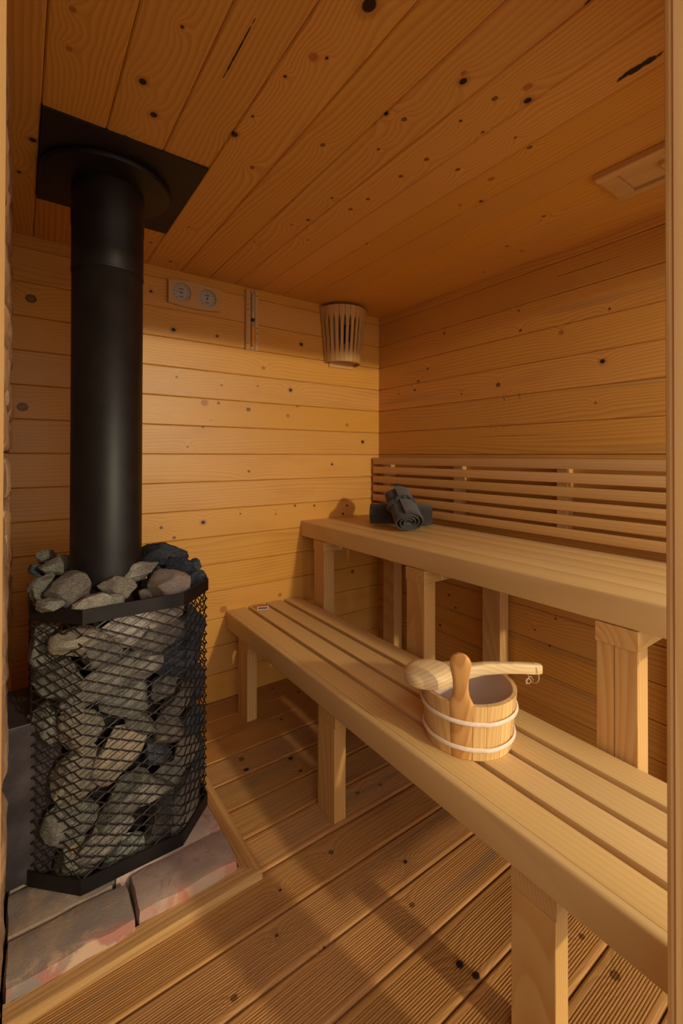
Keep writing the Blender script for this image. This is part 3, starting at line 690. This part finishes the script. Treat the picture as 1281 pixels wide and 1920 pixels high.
# ------------------------------------------------------------------ bucket
BC = Vector((-.814, -1.341, .4345)); BH = .143
bk = thing('water_bucket', BC, 'wooden bucket with pale hoops and one tall stave handle on the lower bench', 'bucket')
NS = 18; ha = math.atan2(-.065, -.110)
def rad(zz): return .1150+.013*zz/BH
gap = .0009
for k in range(NS):
    a0 = ha-math.pi/NS+2*math.pi*k/NS; a1 = a0+2*math.pi/NS
    if k == 0: continue
    if k in (1,): a0 += .06
    if k in (NS-1,): a1 -= .06
    mb = MB(); rows = []
    for zz in (0, BH):
        ro, ri = rad(zz), rad(zz)-.011; g = gap/ro/2; row_ = []
        for j in range(5):
            a = a0+g+(a1-a0-2*g)*j/4; row_.append((BC.x+ro*math.cos(a), BC.y+ro*math.sin(a), BC.z+zz))
        for j in range(4, -1, -1):
            a = a0+g+(a1-a0-2*g)*j/4; row_.append((BC.x+ri*math.cos(a), BC.y+ri*math.sin(a), BC.z+zz))
        rows.append(row_)
    mb.strip(rows, close=True, caps=True); obj('stave', mb, m_stave, bk, smooth=30)
# handle stave: outline (half width, height) swept on the bucket's curve
prof = [(.0265, 0), (.0285, .06), (.0300, .11), (.0335, .128), (.0345, .136), (.030, .146), (.0215, .164), (.0185, .184), (.0195, .206), (.0235, .226), (.0262, .241), (.0262, .253), (.0225, .264), (.0150, .2715), (.006, .2745)]
mb = MB(); rows = []
er, et = Vector((math.cos(ha), math.sin(ha), 0)), Vector((-math.sin(ha), math.cos(ha), 0))
for hw, zz in prof:
    ro = rad(zz) if zz < BH else rad(BH)+(zz-BH)*.10; th = .0125; row_ = []
    for s_, inn in [(t_, 0) for t_ in (-1, -.9, -.45, 0, .45, .9, 1)]+[(t_, 1) for t_ in (1, .9, .45, 0, -.45, -.9, -1)]:
        x_ = hw*s_
        cur = ro-math.sqrt(max(1e-9, ro*ro-x_*x_))
        rr_ = ro-cur-(th-.0025*(abs(s_) > .95) if inn else .0025*(abs(s_) > .95))
        p = BC+er*rr_+et*x_; row_.append((p.x, p.y, BC.z+zz))
    rows.append(row_)
mb.strip(rows, close=True, caps=True); obj('handle_stave', mb, m_handle, bk, smooth=50)
for zc, dz in ((.098, .004), (.030, .004)):
    pts = []; rads = []
    N = 56
    for k in range(N+9):   # the hoop overlaps itself for a short way
        a = ha+.45+2*math.pi*k/N
        lap = max(0, k-N)/8; lead = max(0, 8-k)/8
        ro = rad(zc)+.0032+.0045*(lap > 0)*(1-lap*.5)
        pts.append((BC.x+ro*math.cos(a), BC.y+ro*math.sin(a), BC.z+zc+.006*lap-.001*lead)); rads.append((.0042*(1-.45*lap), .0062*(1-.45*lap)))
    obj('hoop', MB().tube(pts, rads, 8), m_hoop, bk, smooth=60)
obj('liner', MB().lathe(BC, [(.1150, BH-.002), (.1160, BH+.0005), (.1145, BH-.001), (.1035, .012), (.0, .012)], 48), m_liner, bk, smooth=50)
# ------------------------------------------------------------------ ladle
A, B_ = Vector((-.897, -1.272, .597)), Vector((-.648, -1.460, .611))
ld = thing('sauna_ladle', A, 'pale wooden ladle lying across the top of the bucket', 'ladle')
dr = (B_-A); dr.z = 0; L = dr.length; dr.normalize(); sd = Vector((-dr.y, dr.x, 0))
mb = MB(); cup = [(.0, .0215), (.022, .0213), (.040, .0185), (.052, .0125), (.0585, .004), (.0600, -.008), (.0570, -.022), (.0520, -.024), (.050, -.012), (.040, .004), (.0, .008)]
rows = []
for r_, z_ in cup:
    rows.append([A+dr*(r_*1.16*math.cos(2*math.pi*k/32))+sd*(r_*math.sin(2*math.pi*k/32))+Vector((0, 0, z_+.004)) for k in range(32)])
mb.strip(rows, close=True); obj('bowl', mb, m_ladle, ld, origin=A, smooth=50)
rows = []
for t_, wz, wy, dz in ((.0, .0190, .030, -.004), (.15, .0190, .026, -.002), (.28, .0175, .0155, .004), (.42, .0160, .0120, .009), (.6, .0148, .0110, .0095), (.8, .0142, .0110, .007), (.96, .0140, .0115, .0035), (1.0, .0115, .009, .003)):
    c = A+(B_-A)*(.13+.87*t_)+Vector((0, 0, dz))
    rows.append([c+sd*p+Vector((0, 0, q_)) for p, q_ in rrect(-wy, wy, -wz, wz, min(wy, wz)*.45, 2)])
obj('handle', MB().strip(rows, close=True, caps=True), m_ladle, ld, origin=A, smooth=50)
hc = A+(B_-A)*.93+Vector((0, 0, .005))
pts = []
for k in range(26):
    t_ = k/25; a = 2*math.pi*t_
    pts.append(hc+Vector((0, 0, -.012+.0285*math.cos(a)))+sd*(.0155*math.sin(a))+dr*(-.012*math.sin(a*.5)*math.sin(a)))
mb = MB().tube(pts, .0011, 6, closed=True)
pts = [hc+Vector((0, 0, -.038))+dr*(-.020*t_+.0)+Vector((0, 0, .016*math.sin(t_*math.pi)-.010*t_+.004)) for t_ in [k/10 for k in range(11)]]
mb.tube(pts, .0011, 6); mb.tube([hc+Vector((0, 0, -.030))+dr*(-.014+.007*math.cos(a_))+Vector((0, 0, -.006+.007*math.sin(a_))) for a_ in [2*math.pi*k/14 for k in range(14)]], .0010, 6, closed=True)
obj('cord_loop', mb, m_cord, ld, origin=A, smooth=60)
# ------------------------------------------------------------------ towels
def roll(p, q, rx, rz, turns, seed, tilt=0.0, band=None, th=.0055, name='towel_roll', ridges=()):
    p, q = Vector(p), Vector(q); ax = (q-p).normalized(); side = ax.cross(Vector((0, 0, 1))).normalized(); up = side.cross(ax)
    NA = int(26*turns); NL = 20; rows_o, rows_i = [], []
    def ring_(l):
        t_ = l/NL; c = p+(q-p)*t_; out = []
        for k in range(NA+1):
            s_ = k/NA; a = 2*math.pi*turns*s_+tilt
            fr_ = .22+.78*s_
            e_ = 1+.035*noise.noise(Vector((t_*4, a*.8, seed)))
            if l in (0, NL): e_ *= .985
            if band and abs(t_-band[0]) < .22: e_ *= 1-band[1]*math.exp(-((t_-band[0])/.055)**2)
            x_ = math.cos(a)*rx*fr_*e_; y_ = math.sin(a)*rz*fr_*e_
            y_ = max(y_, -rz*.86*fr_)
            off = ax*(.006*noise.noise(Vector((a, seed, 3.3))) if l in (0, NL) else 0)
            out.append((c+side*x_+up*y_+off, side*math.cos(a)+up*math.sin(a)))
        return out
    rings_ = [ring_(l) for l in range(NL+1)]
    mb = MB(); n = NA+1
    for sgn in (1, -1):
        for l, rg in enumerate(rings_):
            for k, (c, nn) in enumerate(rg):
                s2 = th*(.5 if sgn > 0 else -.5)
                if sgn > 0 and k > NA-27:
                    for t0 in ridges:
                        s2 += .0028*math.exp(-(((l/NL)-t0)/.02)**2)
                mb.v.append(tuple(c+nn*s2))
    off_ = (NL+1)*n
    for l in range(NL):
        for k in range(NA):
            i = l*n+k; mb.f.append([i, i+1, i+n+1, i+n]); mb.f.append([off_+i, off_+i+n, off_+i+n+1, off_+i+1])
    for l in range(NL):
        for k in (0, NA):
            i = l*n+k; mb.f.append([i, i+n, off_+i+n, off_+i])
    for l in (0, NL):
        for k in range(NA):
            i = l*n+k; mb.f.append([i, i+1, off_+i+1, off_+i])
    return mb, side, up, ax
T1a, T1b = (-.352, -.345, .9005), (-.118, -.555, .9005)
tw = thing('rolled_towel', (-.24, -.45, .847), 'charcoal rolled towel lying flat at the back, under the other towel', 'towel', 'towels on the upper bench')
mb, s_, u_, a_ = roll(T1a, T1b, .052, .058, 3.2, 3, 2.2, ridges=(.78, .84, .90))
obj('towel_roll', mb, m_towel, tw, smooth=60)
T2a, T2b = (-.358, -.636, .8955), (-.262, -.450, 1.005)
tw2 = thing('rolled_towel', (-.30, -.58, .847), 'charcoal rolled towel tied with a band, propped up on the flat one', 'towel', 'towels on the upper bench')
mb, s_, u_, a_ = roll(T2a, T2b, .074, .053, 3.2, 9, .6, band=(.56, .10), ridges=(.06, .12))
obj('towel_roll', mb, m_towel, tw2, smooth=60)
cc = Vector(T2a)+(Vector(T2b)-Vector(T2a))*.56
pts = [cc+s_*(.070*math.cos(t_))+u_*max(.0515*math.sin(t_), -.044)+a_*(.006*math.sin(t_*2)) for t_ in [2*math.pi*k/36 for k in range(36)]]
mb = MB().tube(pts, [(.0022, .010)]*36, 8, closed=True)
obj('tie_band', mb, m_towel, tw2, smooth=60)
kn = cc+u_*.053
mb = MB()
for sg in (-1, 1):
    mb.tube([kn+s_*sg*.004, kn+s_*sg*.016+u_*.007+a_*.006, kn+s_*sg*.030+u_*.003-a_*.002, kn+s_*sg*.040-u_*.004-a_*.012], [.006, .0075, .006, .003], 8)
mb.tube([kn-a_*.009, kn+u_*.007, kn+a_*.009], [.005, .009, .005], 8)
obj('knot', mb, m_towel, tw2, smooth=60)
# ------------------------------------------------------------------ matchbox
mx = thing('matchbox', (-.832, -.088, .4337), 'small white-edged matchbox with a brown striker at the far end of the low bench', 'matchbox')
def rbox(c, ux, uy, hx, hy, z0, z1):
    mb = MB(); i = 0
    for z_ in (z0, z1):
        for a, b in ((-1, -1), (1, -1), (1, 1), (-1, 1)):
            p = Vector(c)+ux*hx*a+uy*hy*b; mb.v.append((p.x, p.y, z_))
    mb.f = [[3, 2, 1, 0], [4, 5, 6, 7]]+[[k, (k+1) % 4, 4+(k+1) % 4, 4+k] for k in range(4)]
    return mb
ux = Vector((.049, -.022, 0)).normalized(); uy = Vector((-ux.y, ux.x, 0)); mc = Vector((-.829, -.074, 0))
obj('sleeve', rbox(mc, ux, uy, .027, .018, .4338, .4488), m_tin, mx)
obj('striker', rbox(mc-uy*.0182, ux, uy, .0235, .0004, .4368, .4458), m_strike, mx)
obj('top_print', rbox(mc, ux, uy, .025, .016, .4488, .4491), m_red, mx)
# ------------------------------------------------------------------ thermometer and hygrometer plaque
tp = thing('sauna_thermometer', (-1.158, -.001, 1.965), 'wooden plaque with two round cream dials on the back wall', 'thermometer')
def plaque():
    bm = bmesh.new(); loops = []
    n = 12; top = []; bot = []
    for k in range(n+1):
        t_ = k/n; x = -1.281+.246*t_; bul = .010*math.sin(math.pi*t_)
        top.append((x, 2.017+bul)); bot.append((x, 1.913-bul))
    outer = top+bot[::-1]
    def loop(pts):
        vs = [bm.verts.new((x, -.019, z_)) for x, z_ in pts]; return [bm.edges.new((vs[i], vs[(i+1) % len(vs)])) for i in range(len(vs))]
    es = loop(outer)
    for cx, cz, r_ in DIALS: es += loop([(cx+r_*math.cos(2*math.pi*k/40), cz+r_*math.sin(2*math.pi*k/40)) for k in range(40)])
    bmesh.ops.triangle_fill(bm, use_beauty=True, use_dissolve=False, edges=es)
    ret = bmesh.ops.extrude_face_region(bm, geom=bm.faces[:])
    for v in [g for g in ret['geom'] if isinstance(g, bmesh.types.BMVert)]: v.co.y = -.0015
    mb = MB(); bm.verts.index_update(); mb.v = [tuple(v.co) for v in bm.verts]; mb.f = [[v.index for v in f.verts] for f in bm.faces]; bm.free(); return mb
DIALS = [(-1.222, 1.969, .0435), (-1.099, 1.964, .0425)]
obj('plaque', plaque(), m_lightx, tp)
for j, (cx, cz, r_) in enumerate(DIALS):
    d = obj('dial', MB().strip([[(cx+(r_-.0006)*math.cos(2*math.pi*k/40), y_, cz+(r_-.0006)*math.sin(2*math.pi*k/40)) for k in range(40)] for y_ in (-.0115, -.0098)], close=True, caps=True), m_cream, tp)
    mb = MB()
    for k in range(11):
        a = R(-50+280*k/10); x, z_ = cx+.034*math.cos(a), cz+.034*math.sin(a)
        dx, dz = math.cos(a), math.sin(a)
        mb.v += [(x+dx*s1*.0032-dz*s2*.0013, -.0119, z_+dz*s1*.0032+dx*s2*.0013) for s1, s2 in ((-1, -1), (1, -1), (1, 1), (-1, 1))]
        i = len(mb.v)-4; mb.f.append([i, i+1, i+2, i+3])
    mb.box(cx-.012, cx+.012, -.0119, -.0118, cz+.015, cz+.0185); mb.box(cx-.009, cx+.009, -.0119, -.0118, cz-.021, cz-.018)
    tag(obj('dial_marks', mb, m_ink, d), kind='stuff')
    a = R((165, 82)[j]); dx, dz = math.cos(a), math.sin(a); mb = MB()
    mb.v = [(cx-dx*.008-dz*.0016, -.013, cz-dz*.008+dx*.0016), (cx-dx*.008+dz*.0016, -.013, cz-dz*.008-dx*.0016), (cx+dx*.033, -.013, cz+dz*.033)]
    mb.f = [[0, 1, 2]]
    mb.strip([[(cx+r2*math.cos(2*math.pi*k/12), y_, cz+r2*math.sin(2*math.pi*k/12)) for k in range(12)] for r2, y_ in ((.0035, -.012), (.0035, -.0138), (.0002, -.0140))], close=True)
    obj('pointer', mb, m_ink, d)
# ------------------------------------------------------------------ sand timer
st = thing('sand_timer', (-.864, -.001, 1.9), 'narrow wooden sand timer board with orange sand hanging on the back wall', 'sand timer')
mb = MB().bbox(-.900, -.8285, -.012, -.0015, 1.748, 2.056, 2, .002)
obj('timer_board', mb, m_light, st)
obj('side_rail', MB().bbox(-.8985, -.880, -.0165, -.0121, 1.750, 2.054, 2, .001), m_light, st)
obj('side_rail', MB().bbox(-.8485, -.830, -.0165, -.0121, 1.750, 2.054, 2, .001), m_light, st)
obj('glass_tube', MB().lathe((-.864, -.0205, 0), [(.0, 1.766), (.0075, 1.768), (.0075, 1.885), (.002, 1.897), (.002, 1.905), (.0075, 1.917), (.0075, 2.036), (.0, 2.038)], 16), m_tube, st, smooth=50)
obj('sand', MB().lathe((-.864, -.0205, 0), [(.0, 1.7665), (.0079, 1.769), (.0079, 1.863), (.0, 1.866)], 16), m_sand, st, smooth=50)
obj('neck_clip', MB().lathe((-.864, -.0205, 0), [(.0, 1.893), (.0085, 1.894), (.0095, 1.901), (.0085, 1.908), (.0, 1.909)], 12), m_ink, st, smooth=50)
obj('tube_holder', MB().bbox(-.876, -.852, -.0195, -.0121, 1.752, 1.766, 0, .002), m_light, st)
obj('tube_holder', MB().bbox(-.876, -.852, -.0195, -.0121, 2.038, 2.052, 0, .002), m_light, st)
mb = MB()
for z_, hw in ((2.006, .0018), (1.978, .0030), (1.952, .0034), (1.926, .0016)): mb.box(-.889-hw, -.889+hw, -.0170, -.0166, z_-.0022, z_+.0022)
for z_, hw in ((2.030, .005), (1.864, .0034), (1.835, .0034), (1.806, .0018)): mb.box(-.8393-hw, -.8393+hw, -.0170, -.0166, z_-.0022, z_+.0022)
mb.box(-.894, -.884, -.0170, -.0166, 1.778, 1.7805)
tag(obj('scale_marks', mb, m_ink, st), kind='stuff')
# ------------------------------------------------------------------ slatted lamp shade
LC = (-.297, 0)
lamp = thing('lamp_shade', (LC[0], -.001, 1.9), 'half-round slatted wooden lamp shade high on the back wall near the corner', 'lamp shade')
NSL = 14; zt, zb = 2.052, 1.742
def lr(z_): return .116+(.149-.116)*(z_-zb)/(zt-zb)
for k in range(NSL):
    am = math.pi+math.pi*(k+.5)/NSL; half = math.pi/NSL/2
    rows = []
    for z_, fr_ in ((zb, .95), (zb+.048, .95), (zb+.060, .78), (zb+.085, .58), (zb+.15, .56), (zt-.085, .58), (zt-.066, .76), (zt-.053, .95), (zt, .95)):
        ro = lr(z_); row_ = []
        for s_ in (-1, 0, 1): row_.append((LC[0]+ro*math.cos(am+s_*half*fr_), -.002+ro*math.sin(am+s_*half*fr_), z_))
        for s_ in (1, 0, -1): row_.append((LC[0]+(ro-.007)*math.cos(am+s_*half*fr_), -.002+(ro-.007)*math.sin(am+s_*half*fr_), z_))
        rows.append(row_)
    obj('shade_slat', MB().strip(rows, close=True, caps=True), m_light, lamp)
def half_disc(r_, z0, z1):
    pts = [(LC[0]+r_*math.cos(math.pi+math.pi*k/20), -.003+r_*math.sin(math.pi+math.pi*k/20)) for k in range(21)]
    return MB().prism(pts, 2, z0, z1)
obj('bottom_panel', half_disc(.106, zb+.012, zb+.020), m_lightx, lamp)
obj('top_ring', half_disc(.139, zt-.022, zt-.012), m_lightx, lamp)
obj('wall_board', MB().box(LC[0]-.085, LC[0]+.085, -.010, -.001, zb-.022, zt-.03), m_slatb, lamp)
obj('lamp_socket', MB().lathe((LC[0], -.050, 0), [(0, 1.86), (.020, 1.862), (.026, 1.88), (.026, 1.93), (.03, 1.935), (.03, 1.96), (0, 1.962)], 20), m_lampin, lamp, smooth=40)
# ------------------------------------------------------------------ ceiling vent
vt = thing('ceiling_vent', (-.31, -1.62, ZC), 'wooden sliding vent frame on the ceiling near the right wall', 'vent')
m_v = m_slatb
obj('frame_rail', MB().bbox(-.406, -.376, -1.84, -1.492, ZC-.022, ZC-.0005, 1, .003), m_v, vt)
obj('frame_rail', MB().bbox(-.246, -.218, -1.84, -1.492, ZC-.022, ZC-.0005, 1, .003), m_v, vt)
obj('frame_end', MB().bbox(-.3755, -.2465, -1.540, -1.492, ZC-.020, ZC-.0005, 0, .002), m_v, vt)
obj('frame_end', MB().bbox(-.3755, -.2465, -1.84, -1.795, ZC-.020, ZC-.0005, 0, .002), m_v, vt)
obj('slide', MB().bbox(-.3755, -.2465, -1.735, -1.541, ZC-.010, ZC-.003, 1, .001), m_v, vt)
obj('opening', MB().box(-.375, -.247, -1.794, -1.736, ZC-.003, ZC-.001), m_dark, vt)
obj('knob', MB().bbox(-.335, -.285, -1.652, -1.640, ZC-.024, ZC-.0105, 0, .003), m_v, vt)
